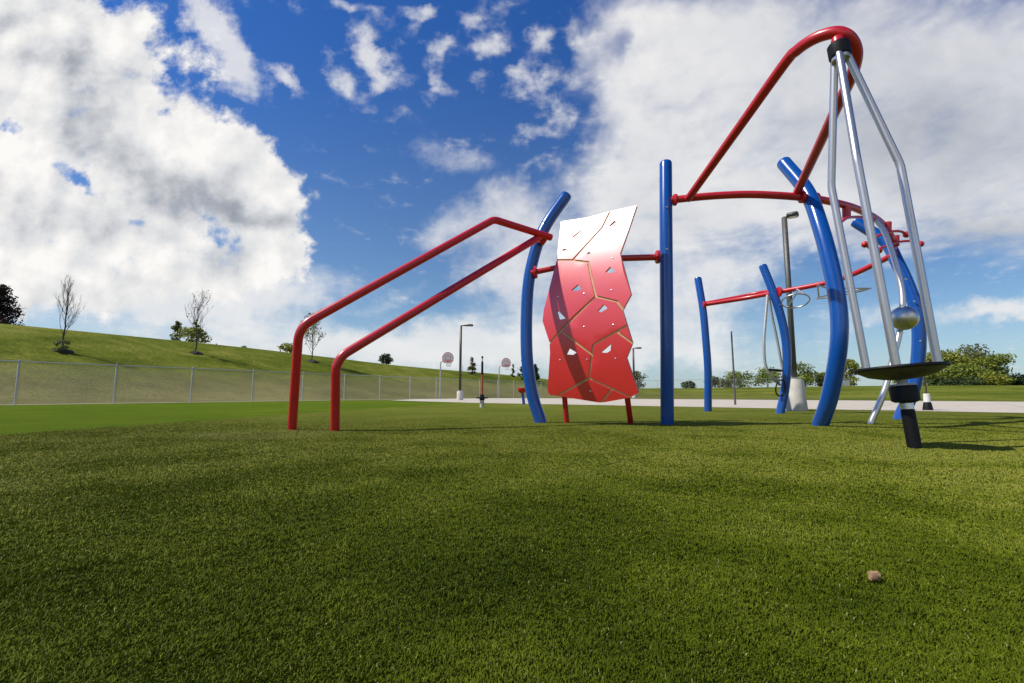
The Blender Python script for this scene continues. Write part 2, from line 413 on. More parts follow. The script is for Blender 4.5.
A3, a3 = arch_post([(900, 419, 7.2), (914, 385, 7.15), (919, 344, 7.1), (916.5, 311, 7.1), (906.6, 282.5, 7.2), (897, 262, 7.3), (885, 241.5, 7.45), (856, 222, 7.7)], .090)
A4, a4 = arch_post([(780, 413.3, 9.3), (784.5, 392, 9.28), (787, 367, 9.25), (786, 342, 9.25), (781, 317, 9.27), (773, 292, 9.32), (763, 266.5, 9.45)], .078)
A5, a5 = arch_post([(708, 411.3, 10.35), (708, 372, 10.3), (706, 342, 10.3), (703, 310, 10.35), (698, 279, 10.5)], .078)

# ring bar P1 -> P2 -> P3
j1 = at(668, 200.5, 5.98); j2 = at(808, 198, 5.72); j3 = at(893, 252, 7.35)
ring_pts = spl([j1, at(705, 196.5, 5.82), at(744, 194.5, 5.72), at(778, 195.5, 5.70), j2, at(832, 202, 5.85), at(857, 209, 6.15), at(879, 221, 6.6), at(891, 236, 7.0), j3], 10)
rb = tube_obj('ring_bar', ring_pts, .046, M['red'], cs)
for p_, d_, r_ in ((j1+Vector((.085, -.02, 0)), (1, 0, 0), .075), (j2+Vector((-.09, -.03, 0)), (1, 0, 0), .075), (j2+Vector((.1, .02, 0)), (1, .2, 0), .075), (j3, (.2, 1, -.2), .08)):
    bm = bmesh.new(); flange(bm, p_, d_, r_); build('flange', bm, M['red'], rb)
# panel bars
bl = [at(531, 273, 6.33), at(562, 266.5, 6.25)]; brr = [at(612, 258.5, 5.95), at(664, 257, 5.95)]
lb = tube_obj('panel_bar', bl, .037, M['red'], cs, 16); bm = bmesh.new(); flange(bm, bl[0]+Vector((.06, 0, .01)), (1, -.1, .1), .085); build('flange', bm, M['red'], lb)
r2 = tube_obj('panel_bar', brr, .040, M['red'], cs, 16); bm = bmesh.new(); flange(bm, brr[1]-Vector((.08, 0, 0)), (1, 0, 0), .085); build('flange', bm, M['red'], r2)
# far bars P5 -> P4 -> P3
far = spl([at(705, 304.5, 10.3), at(745, 298.2, 9.85), at(776, 292.5, 9.35), at(828, 282.5, 8.6), at(852, 274.6, 8.15), at(873, 265, 7.75), at(895, 254, 7.25)], 8)
fb = tube_obj('far_bar', far, .045, M['red'], cs)
for p_, r_ in ((at(704, 304.5, 10.28), .07), (at(779, 292, 9.25), .1)):
    bm = bmesh.new(); flange(bm, p_, (1, 0, 0), r_); build('flange', bm, M['red'], fb)
tube_obj('far_bar', spl([at(706, 303, 10.36), at(735, 297.6, 10.2), at(760, 292.6, 9.9), at(776, 291.2, 9.4)], 8), .036, M['red'], cs, 16)

# looped arm that carries the spinner
l_a = at(688, 199, 5.86); l_b = at(797, 192.5, 5.71)
l_t = at(785, 63, 4.05)
loop_pts = spl([l_a, l_a.lerp(l_t, .33), l_a.lerp(l_t, .66), l_t, at(797, 50.3, 3.90), at(810, 41, 3.77), at(824, 34.8, 3.67), at(838, 32.6, 3.60), at(849.5, 38, 3.58), at(856, 51, 3.63), at(854.5, 67, 3.75), at(848, 84.5, 3.93), at(838, 105, 4.18), at(838, 105, 4.18).lerp(l_b, .35), at(838, 105, 4.18).lerp(l_b, .7), l_b], 10)
sa = tube_obj('spinner_arm', loop_pts, .047, M['red'], cs, 24)
# two inclined rails
lA = [gnd(292, 430), at(299, 327, 4.86), at(494, 219.5, 5.86), at(551, 237.5, 6.28)]
lA[0].z = -.02
railA = tube_obj('inclined_rail', fillet(lA, [.28, .16], 10), .046, M['red'], cs, 24)
lB = [gnd(335, 431), at(336, 359, 4.82), at(541, 236.0, 6.24)]
lB[0].z = -.02
railB = tube_obj('inclined_rail', fillet(lB, [.24], 10), .046, M['red'], cs, 24)
bm = bmesh.new(); tube(bm, [at(541, 243, 6.33), at(545, 237, 6.28)], .05, 16); build('clamp', bm, M['red'], railA)

# bolts on posts
def bolts(post, pxs, Y, r=.014):
    for x, y in pxs:
        bm = bmesh.new(); p = at(x, y, Y); d = (Vector((0, 0, .38))-p).normalized(); lathe(bm, p-d*.012, d, [(r, 0), (r, .012), (r*.7, .02)], 10); build('bolt', bm, M['bolt'], post)
bolts(A3, [(906, 279, ), (914.5, 301.5), (919, 319), (920.5, 341)], 7.02, .017)
bolts(A0, [(544, 222)], 6.36)
bolts(A1, [(667, 207)], 5.88); bolts(A1, [(667, 249)], 5.79); bolts(A2, [(816, 204)], 5.62)

# climbing wall: two-layer plastic, routed grooves show the tan core
AL = R(36); PT = Vector((math.cos(AL), -math.sin(AL), 0)); PNn = Vector((-math.sin(AL), -math.cos(AL), 0)); PC = at(592, 330, 5.78); PC.z = 0
ZC, KB = 1.32, .142
def surf(s, z, off=0.0):
    nz = Vector(PNn); nz.z = 2*KB*(z-ZC); nz.normalize()
    return PC + PT*s + Vector((0, 0, z)) - PNn*(KB*(z-ZC)**2) + nz*off
def to_panel(px, py):
    d = ray(px, py); o = Vector((0, 0, CAM_H)); t = 6.0
    for _ in range(30):
        p = o+d*t; f = (p-PC).dot(PNn)+KB*(p.z-ZC)**2
        p2 = o+d*(t+1e-3); f2 = (p2-PC).dot(PNn)+KB*(p2.z-ZC)**2
        t -= f/((f2-f)/1e-3)
    p = o+d*t; return Vector(((p-PC).dot(PT), p.z))
outline = [(561.5, 222), (586, 218.5), (610.5, 212), (637, 206), (629, 230), (620.5, 254), (631.5, 294.5), (623, 310.5), (633, 343), (627, 358), (639, 392.5), (630, 397.5), (601.5, 402.5), (550, 394.5), (548, 390), (550.5, 353), (550, 342.5), (543, 321), (544.3, 310), (557, 261)]
seams = [[(611, 211), (602.5, 228), (573, 260.5)], [(556, 260.5), (573, 260.5), (588.5, 262.5)], [(588.5, 262.5), (596, 296.5)], [(596, 296.5), (617, 301.5), (624.5, 311)],
         [(596, 296.5), (561, 331), (549, 344)], [(561, 331), (592, 354)], [(627.8, 325.3), (593.5, 344.8), (589.4, 378)], [(617, 331.5), (634, 343.8)],
         [(589.4, 378), (559, 395)], [(589.4, 378), (631.5, 397.3)], [(612, 389), (601.3, 403)]]
ho = [[(605.5, 272.5), (610.5, 267), (616, 271), (612, 273.5)], [(571.5, 290.5), (578.5, 284.5), (582, 289.5), (577, 291.5)], [(598, 311), (604, 304.5), (608, 308.5), (601.5, 312.5)],
      [(557, 311.5), (559.5, 311.5), (566, 318.5), (559.5, 320)], [(566.5, 354.5), (569.5, 348), (577, 352.5), (573.5, 355)], [(601, 352.5), (611.5, 343.5), (611, 350.5), (607, 353)],
      [(572, 237.5), (582.5, 229.5), (583.5, 230.3), (574, 238.3)], [(608.5, 227), (614.5, 221), (618, 222.8), (610.5, 227.3)], [(561, 253.8), (564, 249), (569, 250), (563, 251.5)], [(585.5, 256), (589.5, 251.8), (592, 254.5), (587.5, 254.6)]]
OUT2 = [to_panel(*p) for p in outline]; HOL2 = [[to_panel(*p) for p in h] for h in ho]; SEA2 = [[to_panel(*p) for p in s] for s in seams]
def panel_mesh(bm, cut_seams, off, thick, w=.0145):
    verts, edges = [], []
    def loop(ps):
        b = len(verts); verts.extend(ps); edges.extend([(b+i, b+(i+1) % len(ps)) for i in range(len(ps))])
    loop(OUT2)
    for h in HOL2: loop(h)
    strips = []
    if cut_seams:
        for s in SEA2:
            for a, b in zip(s, s[1:]):
                d = (b-a).normalized(); n = Vector((-d.y, d.x))*w; qd = [a-d*w*.5-n, b+d*w*.5-n, b+d*w*.5+n, a-d*w*.5+n]; strips.append(qd); loop(qd)
    xs = [p.x for p in OUT2]; zs = [p.y for p in OUT2]
    z = min(zs)
    while z < max(zs):
        x = min(xs)
        while x < max(xs): verts.append(Vector((x+.013*math.sin(z*40), z))); x += .14
        z += .07
    vo, eo, fo, *_ = delaunay_2d_cdt(verts, edges, [], 0, 1e-5)
    def inside(p, poly):
        return bool(in_poly(np.array([p.x]), np.array([p.y]), [(v.x, v.y) for v in poly])[0])
    faces = []
    for f in fo:
        c = sum((vo[i] for i in f), Vector((0, 0)))/len(f)
        if not inside(c, OUT2) or any(inside(c, h) for h in HOL2): continue
        if cut_seams and any(inside(c, s) for s in strips): continue
        faces.append(f)
    fr = {}; bk = {}
    def V(dct, i, o):
        if i not in dct: dct[i] = bm.verts.new(surf(vo[i].x, vo[i].y, o))
        return dct[i]
    cnt = {}
    for f in faces:
        for i in range(len(f)):
            e = (f[i], f[(i+1) % len(f)]); cnt[e] = 1
    for f in faces:
        vs = [V(fr, i, off) for i in f]; fc = bm.faces.new(vs)
        bm.faces.new([V(bk, i, off-thick) for i in reversed(f)])
    for (a, b) in cnt:
        if (b, a) not in cnt: bm.faces.new((V(fr, b, off), V(fr, a, off), V(bk, a, off-thick), V(bk, b, off-thick)))
    bmesh.ops.recalc_face_normals(bm, faces=bm.faces[:])
bm = bmesh.new(); panel_mesh(bm, True, .013, .012); wall = build('climbing_wall', bm, M['panel'], cs, sharp=25)
bm = bmesh.new(); panel_mesh(bm, False, .000, .018); build('core_layer', bm, M['core'], wall, sharp=25)
for px, py in [(613, 258.5), (612, 290.5), (558.5, 297), (584.5, 294), (584.5, 327), (613.5, 325), (560.5, 360), (587.5, 359.5), (616, 358.5), (591, 391)]:
    s, z = to_panel(px, py); bm = bmesh.new(); p = surf(s, z, .0135); nn = surf(s, z, 1)-surf(s, z, 0); lathe(bm, p, nn, [(.011, 0), (.011, .002), (.006, .005)], 12); build('bolt', bm, M['bolt'], wall)
for (bx, by, tx, ty) in [(567, 423, 561, 391), (631, 424, 624, 392)]:
    s, z = to_panel(tx, ty); top = surf(s, z+.35, -.075); b = gnd(bx, by); b.z = -.02
    mid = surf(s, z, -.075)
    tube_obj('panel_leg', spl([b, mid, top], 6), .034, M['red'], cs, 16)

# hand grips with ball ends hung from the ring bar
def grip(hx, hy, pts, Y, balls):
    arc = spl([at(x, y, yy) for x, y, yy in pts], 8)
    gb = tube_obj('hand_grip', arc, .018, M['red'], cs, 12)
    bm = bmesh.new(); tube(bm, [at(hx, hy-9, Y), at(hx, hy+1, Y)], [.05, .048], 16); build('hanger', bm, M['red'], gb)
    for i in balls:
        bm = bmesh.new(); ball(bm, arc[i], .047, 16); build('ball_end', bm, M['red'], gb)
grip(846.5, 217, [(840.5, 222.5, 5.7), (847, 218, 5.8), (855, 217, 5.95), (863, 217.3, 6.1), (871, 220, 6.15)], 5.95, [-1])
grip(887.5, 231.5, [(874, 238.5, 6.55), (883, 233.5, 6.6), (893, 231.3, 6.65), (901, 231.5, 6.7), (906.5, 234.5, 6.75)], 6.7, [-1])
grip(895.5, 245, [(865, 244.5, 6.7), (874, 250, 6.75), (884, 247, 6.85), (896, 242.5, 6.95), (910, 241, 7.0), (920.5, 244, 7.0)], 7.1, [0, -1])
bm = bmesh.new(); ball(bm, at(878.5, 250.5, 6.8), .05, 14); build('ball_end', bm, M['red'], cs)

# tilted steel rings hung from the far bar
def hang_ring(cx, cy, Y, rad, nrm, hx, hy, parent=cs):
    c = at(cx, cy, Y); n = Vector(nrm).normalized(); u = n.orthogonal().normalized(); v = n.cross(u)
    bm = bmesh.new(); tube(bm, [c+(u*math.cos(2*math.pi*k/40)+v*math.sin(2*math.pi*k/40))*rad for k in range(40)], .014, 12, closed=True)
    rg = build('hanging_ring', bm, M['steel'], parent)
    h = at(hx, hy, Y); side = min([c+(u*math.cos(t)+v*math.sin(t))*rad for t in np.linspace(0, 6.28, 40)], key=lambda p: (p-h).length)
    opp = c-(side-c)
    bm = bmesh.new(); tube(bm, [h, c.lerp(h, .6), opp], .014, 10); tube(bm, [h, side], .014, 10); build('hanger', bm, M['steel'], rg)
hang_ring(795.5, 301, 9.0, .235, (.15, .42, 1), 797, 289)
hang_ring(843, 293.5, 8.2, .40, (-.22, -.12, 1), 817.5, 285)

# curved steel climbing poles
sp1 = spl([at(873, 216, 6.5), at(884, 231, 6.4), at(893, 255, 6.3), at(901, 285, 6.2), at(902.5, 305, 6.15), at(900, 330, 6.12), at(894, 355, 6.1), at(884, 392, 6.1), at(870.5, 423.5, 6.12)], 8)
sp1[-1].z = -.02
pb = tube_obj('climbing_pole', sp1, .036, M['steel'], cs, 18)
bm = bmesh.new(); ball(bm, at(904, 318, 6.05), .155, 32); build('steel_ball', bm, M['steel'], pb)
sp2 = spl([at(767.5, 295, 9.3), at(765.5, 318, 9.25), at(764, 340, 9.2), at(764.7, 360, 9.2), at(767.5, 370, 9.2), at(773, 377.5, 9.2), at(780, 385, 9.22)], 6)
pb2 = tube_obj('climbing_pole', sp2, .026, M['galv'], cs, 14)
bm = bmesh.new(); c = at(780.5, 388, 9.18); tube(bm, [c+Vector((math.cos(t)*.09, -.05*math.sin(t), math.sin(t)*.15)) for t in np.linspace(0, 2*math.pi, 25)[:-1]], .013, 10, closed=True); build('foot_loop', bm, M['black'], pb2)
bm = bmesh.new(); lathe(bm, at(774.5, 371, 9.2), (.1, 0, 1), [(.13, 0), (.15, .015), (.13, .03)], 20); build('foot_disc', bm, M['black'], pb2)
tube_obj('climbing_pole', spl([at(768.5, 295, 9.35), at(772, 316, 9.36), at(777.5, 342, 9.37), at(783, 372, 9.38)], 6), .024, M['galv'], cs, 14)
bm = bmesh.new(); c = at(836, 332, 5.6); tube(bm, [c+Vector((math.cos(t)*.05, 0, math.sin(t)*.26)) for t in np.linspace(-1.5, 1.5, 14)], .012, 8); build('side_handle', bm, M['galv'], A2)

# ------------------------------------------------------------------ standing spinner
B0 = gnd(915, 449); T0 = at(838.5, 47, 3.56); ax = (T0-B0); LEN = ax.length; ax.normalize()
sn = thing('standing_spinner', 'tall tilted spinner with three bent steel poles rising from a dark round platform', 'spinner', B0)
sx = Vector((1, 0, 0)); sx = (sx-ax*sx.dot(ax)).normalized(); sy = ax.cross(sx)
def loc(h, r=0, ang=0): return B0+ax*h+(sx*math.cos(ang)+sy*math.sin(ang))*r
hp = (0.375)                      # collar height
bm = bmesh.new(); lathe(bm, loc(-.03), ax, [(.041, 0), (.042, .05), (.041, .30)], 26); build('stem_sleeve', bm, M['black'], sn)
bm = bmesh.new(); lathe(bm, loc(.27), ax, [(.03, 0), (.04, .004), (.04, .045), (.03, .05)], 24); build('steel_collar', bm, M['bolt'], sn)
bm = bmesh.new(); lathe(bm, loc(.32), ax, [(.06, 0), (.083, .012), (.086, .10), (.078, .118), (.05, .119)], 32); build('bearing_housing', bm, M['black'], sn)
bm = bmesh.new(); lathe(bm, loc(.438), ax, [(.074, 0), (.074, .012), (.032, .013), (.032, .07)], 26); build('upper_stem', bm, M['galv'], sn)
hpl = .555
bm = bmesh.new(); prof = [(.05, -.075), (.10, -.070), (.19, -.048), (.243, -.016), (0.264, .0), (0.264, .012), (.27, .018), (.15, .022), (.05, .022)]
lathe(bm, loc(hpl), ax, prof, 56); pl = build('platform', bm, M['plate'], sn)
bm = bmesh.new(); tube(bm, [loc(hpl+.006, 0.264, 2*math.pi*k/56) for k in range(56)], .011, 10, closed=True); build('rim', bm, M['black'], pl)
for k, ang in enumerate((R(107), R(227), R(-13))):
    hb = [hpl+.01, LEN*.66, LEN-.06]
    pts = [loc(hb[0], .235, ang), loc(hb[1], .255, ang), loc(hb[2], .045, ang)]
    tube_obj('spinner_pole', fillet(pts, .35, 10), .0275, M['steel'], sn, 22)
bm = bmesh.new(); lathe(bm, loc(LEN-.125), ax, [(.062, 0), (.066, .005), (.066, .03), (.062, .034)], 30); build('hub_ring', bm, M['steel'], sn)
bm = bmesh.new(); lathe(bm, loc(LEN-.092), ax, [(.074, 0), (.078, .01), (.078, .105), (.07, .115)], 32); build('hub', bm, M['black'], sn)
bm = bmesh.new(); lathe(bm, loc(LEN-.01), ax, [(.045, 0), (.045, .07), (.035, .095)], 24); build('hub_neck', bm, M['red'], sn)

# ------------------------------------------------------------------ smaller play pieces
b = gnd(482, 407.5)
t = thing('spinner_post', 'slim upright spinner with black and orange mast on black disc and grey base', 'spinner post', b, 'small spinners standing on the turf')
def seg(name, z0, z1, r0, r1, mat, par, base=b, bev=.006):
    bm = bmesh.new(); lathe(bm, base+Vector((0, 0, z0)), (0, 0, 1), [(r0*.85, 0), (r0, bev), (r1, z1-z0-bev), (r1*.85, z1-z0)], 20); return build(name, bm, mat, par)
seg('base', -.02, .22, .062, .060, M['concrete'], t); seg('foot_disc', .245, .285, .17, .17, M['black'], t); seg('hub', .2, .36, .075, .05, M['black'], t)
seg('lower_mast', .34, .90, .033, .030, M['orange'], t); seg('upper_mast', .90, 1.27, .033, .030, M['black'], t); seg('tip', 1.27, 1.37, .012, .012, M['black'], t); seg('knob', 1.36, 1.42, .027, .027, M['black'], t)
b = gnd(928, 410.5)
t = thing('spinner_post', 'thin dark mast on a white collar and black foot beside the concrete path', 'spinner post', b, 'small spinners standing on the turf')
seg('foot', -.02, .19, .10, .075, M['black'], t, b, .03); seg('collar', .185, .38, .065, .062, M['white'], t, b); seg('mast', .37, 1.45, .016, .014, M['darkmetal'], t, b); seg('tip', 1.45, 1.52, .022, .018, M['darkmetal'], t, b)
b = gnd(524, 404.6)
t = thing('play_drum', 'small red bowl seat on a thin dark blue leg by the paving edge', 'seat', b)
bm = bmesh.new(); tube(bm, [b+Vector((0, 0, -.02)), b+Vector((-.03, 0, .25)), b+Vector((-.06, 0, .44))], .05, 16); build('leg', bm, M['blue'], t)
bm = bmesh.new(); lathe(bm, b+Vector((-.06, 0, .40)), (0, 0, 1), [(.06, 0), (.12, .03), (.165, .11), (.172, .17), (.155, .18), (.12, .15), (.03, .13)], 28); build('bowl', bm, M['red'], t)
b = gnd(735.3, 405)
t = thing('slender_pole', 'slender grey metal pole standing alone on the concrete paving', 'pole', b)
bm = bmesh.new(); P = [b+Vector((0, 0, -.02)), b+Vector((0, 0, 1.2)), b+Vector((-.01, 0, 2.2))]; tube(bm, P, [.035, .03, .026], 14); build('shaft', bm, M['greypole'], t)
bm = bmesh.new(); tube(bm, [b+Vector((-.01, 0, 2.19)), b+Vector((-.01, 0, 2.5))], [.03, .022], 14); build('tip', bm, M['darkmetal'], t)

# ------------------------------------------------------------------ light poles
def light_pole(base, H, bh, br0, br1, pr, mat, label, arm, headsize):
    t = thing('light_pole', label, 'light pole', base, 'area lights on concrete bases')
    bm = bmesh.new(); lathe(bm, base-Vector((0, 0, .02)), (0, 0, 1), [(br0, 0), (br0, .03), (br1+.01, bh-.03), (br1, bh)], 28); build('concrete_base', bm, M['concrete'], t)
    top = base+Vector((0, 0, H)); s = pr
    bm = bmesh.new(); box(bm, base+Vector((0, 0, bh+.01)), (pr*4.2, pr*4.2, .02)); build('base_plate', bm, M['galv'], t, smooth=False)
    bm = bmesh.new(); box(bm, base+Vector((0, 0, (H+bh)/2)), (pr*2, pr*2, H-bh), bev=pr*.25); build('shaft', bm, mat, t)
    a = Vector(arm); bm = bmesh.new()
    tube(bm, spl([top-Vector((0, 0, .12)), top+a*.25+Vector((0, 0, -.02)), top+a], 5), pr*.5, 10); build('arm', bm, mat, t)
    rot = Matrix.Rotation(math.atan2(a.y, a.x), 3, 'Z')
    hc = top+a*1.0+a.normalized()*headsize[0]*.35+Vector((0, 0, .01))
    bm = bmesh.new(); box(bm, hc, headsize, rot, .02); hd = build('lamp_head', bm, mat, t)
    bm = bmesh.new(); box(bm, hc-Vector((0, 0, headsize[2]*.5+.004)), (headsize[0]*.7, headsize[1]*.75, .012), rot); build('lens', bm, M['lens'], hd, smooth=False)
    return t
light_pole(gnd(796.5, 410.8), 4.47, .72, .225, .165, .047, M['greypole'], 'grey light pole on a thick concrete base just behind the climbing frame', (.07, -.05, 0), (.24, .2, .10))
light_pole(gnd(460, 400.2), 4.4, .55, .19, .175, .068, M['darkmetal'], 'dark light pole left of the climbing wall with lamp arm pointing right', (.3, 0, .0), (.5, .28, .10))
light_pole(gnd(634.5, 398), 4.4, .55, .21, .19, .075, M['darkmetal'], 'distant dark light pole seen between red wall and blue post', (.3, 0, .0), (.5, .28, .12))

# ------------------------------------------------------------------ basketball hoops
def hoop(base, Hp, bend_dx, label):
    t = thing('basketball_hoop', label, 'basketball hoop', base, 'basketball hoops on gooseneck posts')
    d = Vector((1, -.25, 0)).normalized()
    P = fillet([base-Vector((0, 0, .02)), base+Vector((0, 0, Hp)), base+Vector((0, 0, Hp))+d*bend_dx], .35, 8)
    bm = bmesh.new(); tube(bm, P, .045, 14); build('gooseneck_post', bm, M['galv'], t)
    c = P[-1]; f = Vector((.36, -.93, 0)).normalized(); s = Vector((f.y*-1, f.x, 0)); 
    bm = bmesh.new(); n = 18
    pr = [(-.40, -.14), (-.28, -.30), (.28, -.30), (.40, -.14)] + [(.42*math.cos(a), .06+.42*math.sin(a)*1.0) for a in np.linspace(0, math.pi, n)]
    fr_ = [bm.verts.new(c+s*x+Vector((0, 0, z+.15))+f*.03) for x, z in pr]; bk_ = [bm.verts.new(c+s*x+Vector((0, 0, z+.15))) for x, z in pr]
    bm.faces.new(fr_); bm.faces.new(list(reversed(bk_)))
    for i in range(len(pr)): bm.faces.new((fr_[i], fr_[(i+1) % len(pr)], bk_[(i+1) % len(pr)], bk_[i]))
    bmesh.ops.recalc_face_normals(bm, faces=bm.faces[:]); bd = build('fan_backboard', bm, M['white'], t, smooth=False)
    bm = bmesh.new(); tube(bm, [c+s*x*.95+Vector((0, 0, z*.95+.15))+f*.035 for x, z in pr], .022, 6, closed=True); build('border_line', bm, M['rose'], bd)
    bm = bmesh.new(); tube(bm, [c+s*x+Vector((0, 0, z+.15))+f*.035 for x, z in [(-.2, -.12), (.2, -.12), (.2, .2), (-.2, .2)]], .018, 4, closed=True); build('target_square', bm, M['rose'], bd)
    rc = c+f*.30+Vector((0, 0, -.02)); bm = bmesh.new(); tube(bm, [rc+Vector((math.cos(a)*.225, math.sin(a)*.225, 0)) for a in np.linspace(0, 6.283, 25)[:-1]], .02, 8, closed=True)
    box(bm, c+f*.06+Vector((0, 0, -.03)), (.12, .12, .1)); rm = build('rim', bm, M['rose'], t)
    bm = bmesh.new()
    for k in range(12):
        a, a2 = 2*math.pi*k/12, 2*math.pi*(k+1)/12
        for s1, s2 in ((a, a2), (a2, a)):
            pts = [rc+Vector((math.cos(s1+(s2-s1)*q)*(.22-.09*q), math.sin(s1+(s2-s1)*q)*(.22-.09*q), -.42*q)) for q in (0, .33, .66, 1)]
            tube(bm, pts, .007, 4)
    build('net', bm, M['net'], rm)
hb = gnd(440, 399.0); hoop(hb, 2.72, .55, 'basketball hoop with pale fan backboard just left of the dark light pole')
hb = gnd(499, 398.2); hoop(hb, 2.75, .6, 'basketball hoop with pale fan backboard left of the blue arched post')

# ------------------------------------------------------------------ chain-link fence
def fence(p0, step, k0, k1, H, label, pitch=.075):
    px = lambda k: Vector((p0[0]+k*step[0], p0[1]+k*step[1], 0))
    def gp(k): v = px(k); v.z = hz(v.x, v.y); return v
    t = thing('chain_link_fence', label, 'fence', gp(k0))
    for k in range(k0, k1+1):
        b = gp(k); bm = bmesh.new(); tube(bm, [b-Vector((0, 0, .05)), b+Vector((0, 0, H+.03)), b+Vector((0, 0, H+.06))], [.030, .030, .015], 10); build('fence_post', bm, M['galv'], t)
    bm = bmesh.new(); tube(bm, [gp(k)+Vector((0, 0, H-.02)) for k in range(k0, k1+1)], .021, 8); build('top_rail', bm, M['galv'], t)
    bm = bmesh.new(); d = Vector((step[0], step[1], 0)); L = d.length; off = Vector((step[1], -step[0], 0)).normalized()*.035
    hh = H-.08; n = int((k1-k0)*L/pitch); run = hh/L
    def wire(a, b, r=.0012):
        q1 = Vector((-off.y, off.x, 0)).normalized()
        ra = [bm.verts.new(a+o_) for o_ in (q1*r, -q1*r, off.normalized()*r*1.4)]; rb_ = [bm.verts.new(b+o_) for o_ in (q1*r, -q1*r, off.normalized()*r*1.4)]
        for i in range(3): bm.faces.new((ra[i], ra[(i+1) % 3], rb_[(i+1) % 3], rb_[i]))
    for i in range(n):
        k = k0+i*pitch/L
        for sgn in (1, -1):
            kk = k+sgn*run
            if kk > k1 or kk < k0: continue
            a = gp(k)+off+Vector((0, 0, .03)); e = gp(kk)+off+Vector((0, 0, .03+hh))
            if sgn < 0: a += off*.1; e += off*.1
            wire(a, e)
    build('wire_mesh', bm, M['wire'], t, smooth=False)
    return t
fence((FX, FY), (FDX, FDY), -3, 27, 1.5, 'long chain link fence at the foot of the grassy bank')
c0 = (FX+27*FDX, FY+27*FDY)
fence(c0, (2.74, .25), 0, 14, 1.5, 'distant stretch of chain link fence on the far grass right of the blue post', .11)

# ------------------------------------------------------------------ trees
def leaf_cloud(name, clumps, n, size, mat, parent):
    """many leaf faces in lumpy clumps (centre, radii)"""
    cs_ = np.array([[*c, *r] for c, r in clumps], float); vol = cs_[:, 3]*cs_[:, 4]*cs_[:, 5]; pick = RNG.choice(len(cs_), n, p=vol**.75/(vol**.75).sum())
    d = RNG.standard_normal((n, 3)); d /= np.linalg.norm(d, axis=1)[:, None]; rad = RNG.random(n)**.42
    c = cs_[pick, :3]+d*rad[:, None]*cs_[pick, 3:]
    s = size*(.6+.8*RNG.random(n))
    nr = d*.6+RNG.standard_normal((n, 3))*.6+np.array([0, 0, .35]); nr /= np.linalg.norm(nr, axis=1)[:, None]
    u = np.cross(nr, RNG.standard_normal((n, 3))); u /= np.linalg.norm(u, axis=1)[:, None]; v = np.cross(nr, u)
    su, sv = s[:, None]*u, s[:, None]*v*.6
    V = np.stack([c-su, c-sv+su*.1, c+su, c+sv-su*.1], 1).reshape(-1, 3)
    me = bpy.data.meshes.new(name); me.from_pydata(V.tolist(), [], (np.arange(n)[:, None]*4+np.arange(4)).tolist())
    cl = RNG.random(len(cs_)); t = np.clip(.55*cl[pick]+.45*RNG.random(n)*1.0, 0, 1)
    a = me.attributes.new('tint', 'FLOAT', 'POINT'); a.data.foreach_set('value', np.repeat(t, 4).astype(np.float32))
    return link(name, me, mat, parent, smooth=False)
def limbs(bm, p, d, L, r, depth, tips, spread=.55, up=.25, gnarl=.16, shrink=.68, rmin=.004, kids=(2, 3)):
    n = 4; pts = [Vector(p)]; dd = Vector(d).normalized()
    for i in range(n):
        dd = (dd+Vector((random.gauss(0, gnarl), random.gauss(0, gnarl), random.gauss(0, gnarl)*.5+up*.12))).normalized(); pts.append(pts[-1]+dd*L/n)
    rs = [max(rmin, r*(1-.42*i/n)) for i in range(n+1)]
    tube(bm, pts, rs, 6 if r > .02 else 4)
    tips.append((pts[-1], L))
    if depth <= 0: return
    for i in range(1, n+1):
        for _ in range(random.choice(kids) if i == n else (1 if random.random() < .75 else 0)):
            ax_ = Vector((random.gauss(0, 1), random.gauss(0, 1), random.gauss(0, .35))).normalized()
            limbs(bm, pts[i], (dd+ax_*spread+Vector((0, 0, up))).normalized(), L*shrink*random.uniform(.75, 1.1), rs[i]*.66, depth-1, tips, spread, up, gnarl, shrink, rmin, kids)
def bare_tree(base, H, seed, label, wide=.5, leaves=None, r=.06, trunk_h=.32, group='young trees on the grassy bank'):
    random.seed(seed); t = thing('young_tree', label, 'tree', base, group)
    bm = bmesh.new(); tips = []
    n = 7; pts = [base+Vector((random.gauss(0, .03), random.gauss(0, .03), H*.86*i/n-.05)) for i in range(n+1)]
    tube(bm, pts, [r*(1-.85*i/n)+.006 for i in range(n+1)], 7)
    for i in range(2, n+1):
        f = i/n
        for k in range(3 if i < n else 2):
            a = random.uniform(0, 6.28); d = Vector((math.cos(a)*wide*1.3, math.sin(a)*wide*1.3, .9))
            limbs(bm, pts[i-1].lerp(pts[i], random.random()), d, H*(.34-.17*f)*random.uniform(.8, 1.2), r*(.42-.25*f), 2, tips, .42, .5, .12, .6, .0032)
    build('trunk', bm, M['bark'], t)
    if leaves:
        mat, cnt, sz = leaves
        tp = [p for p, _ in tips]; cl = [((p.x, p.y, p.z), (.22, .22, .2)) for p in tp if random.random() < .8]
        leaf_cloud('crown', cl, cnt, sz, M[mat], t)
    bm = bmesh.new(); lathe(bm, base-Vector((0, 0, .25)), (0, 0, 1), [(.62, 0), (.56, .2), (.42, .30), (.2, .36), (.05, .38)], 20)
    for v in bm.verts: v.co += Vector((random.gauss(0, .05), random.gauss(0, .05), random.gauss(0, .03)))
    build('mulch_ring', bm, M['mulch'], t)
    return t
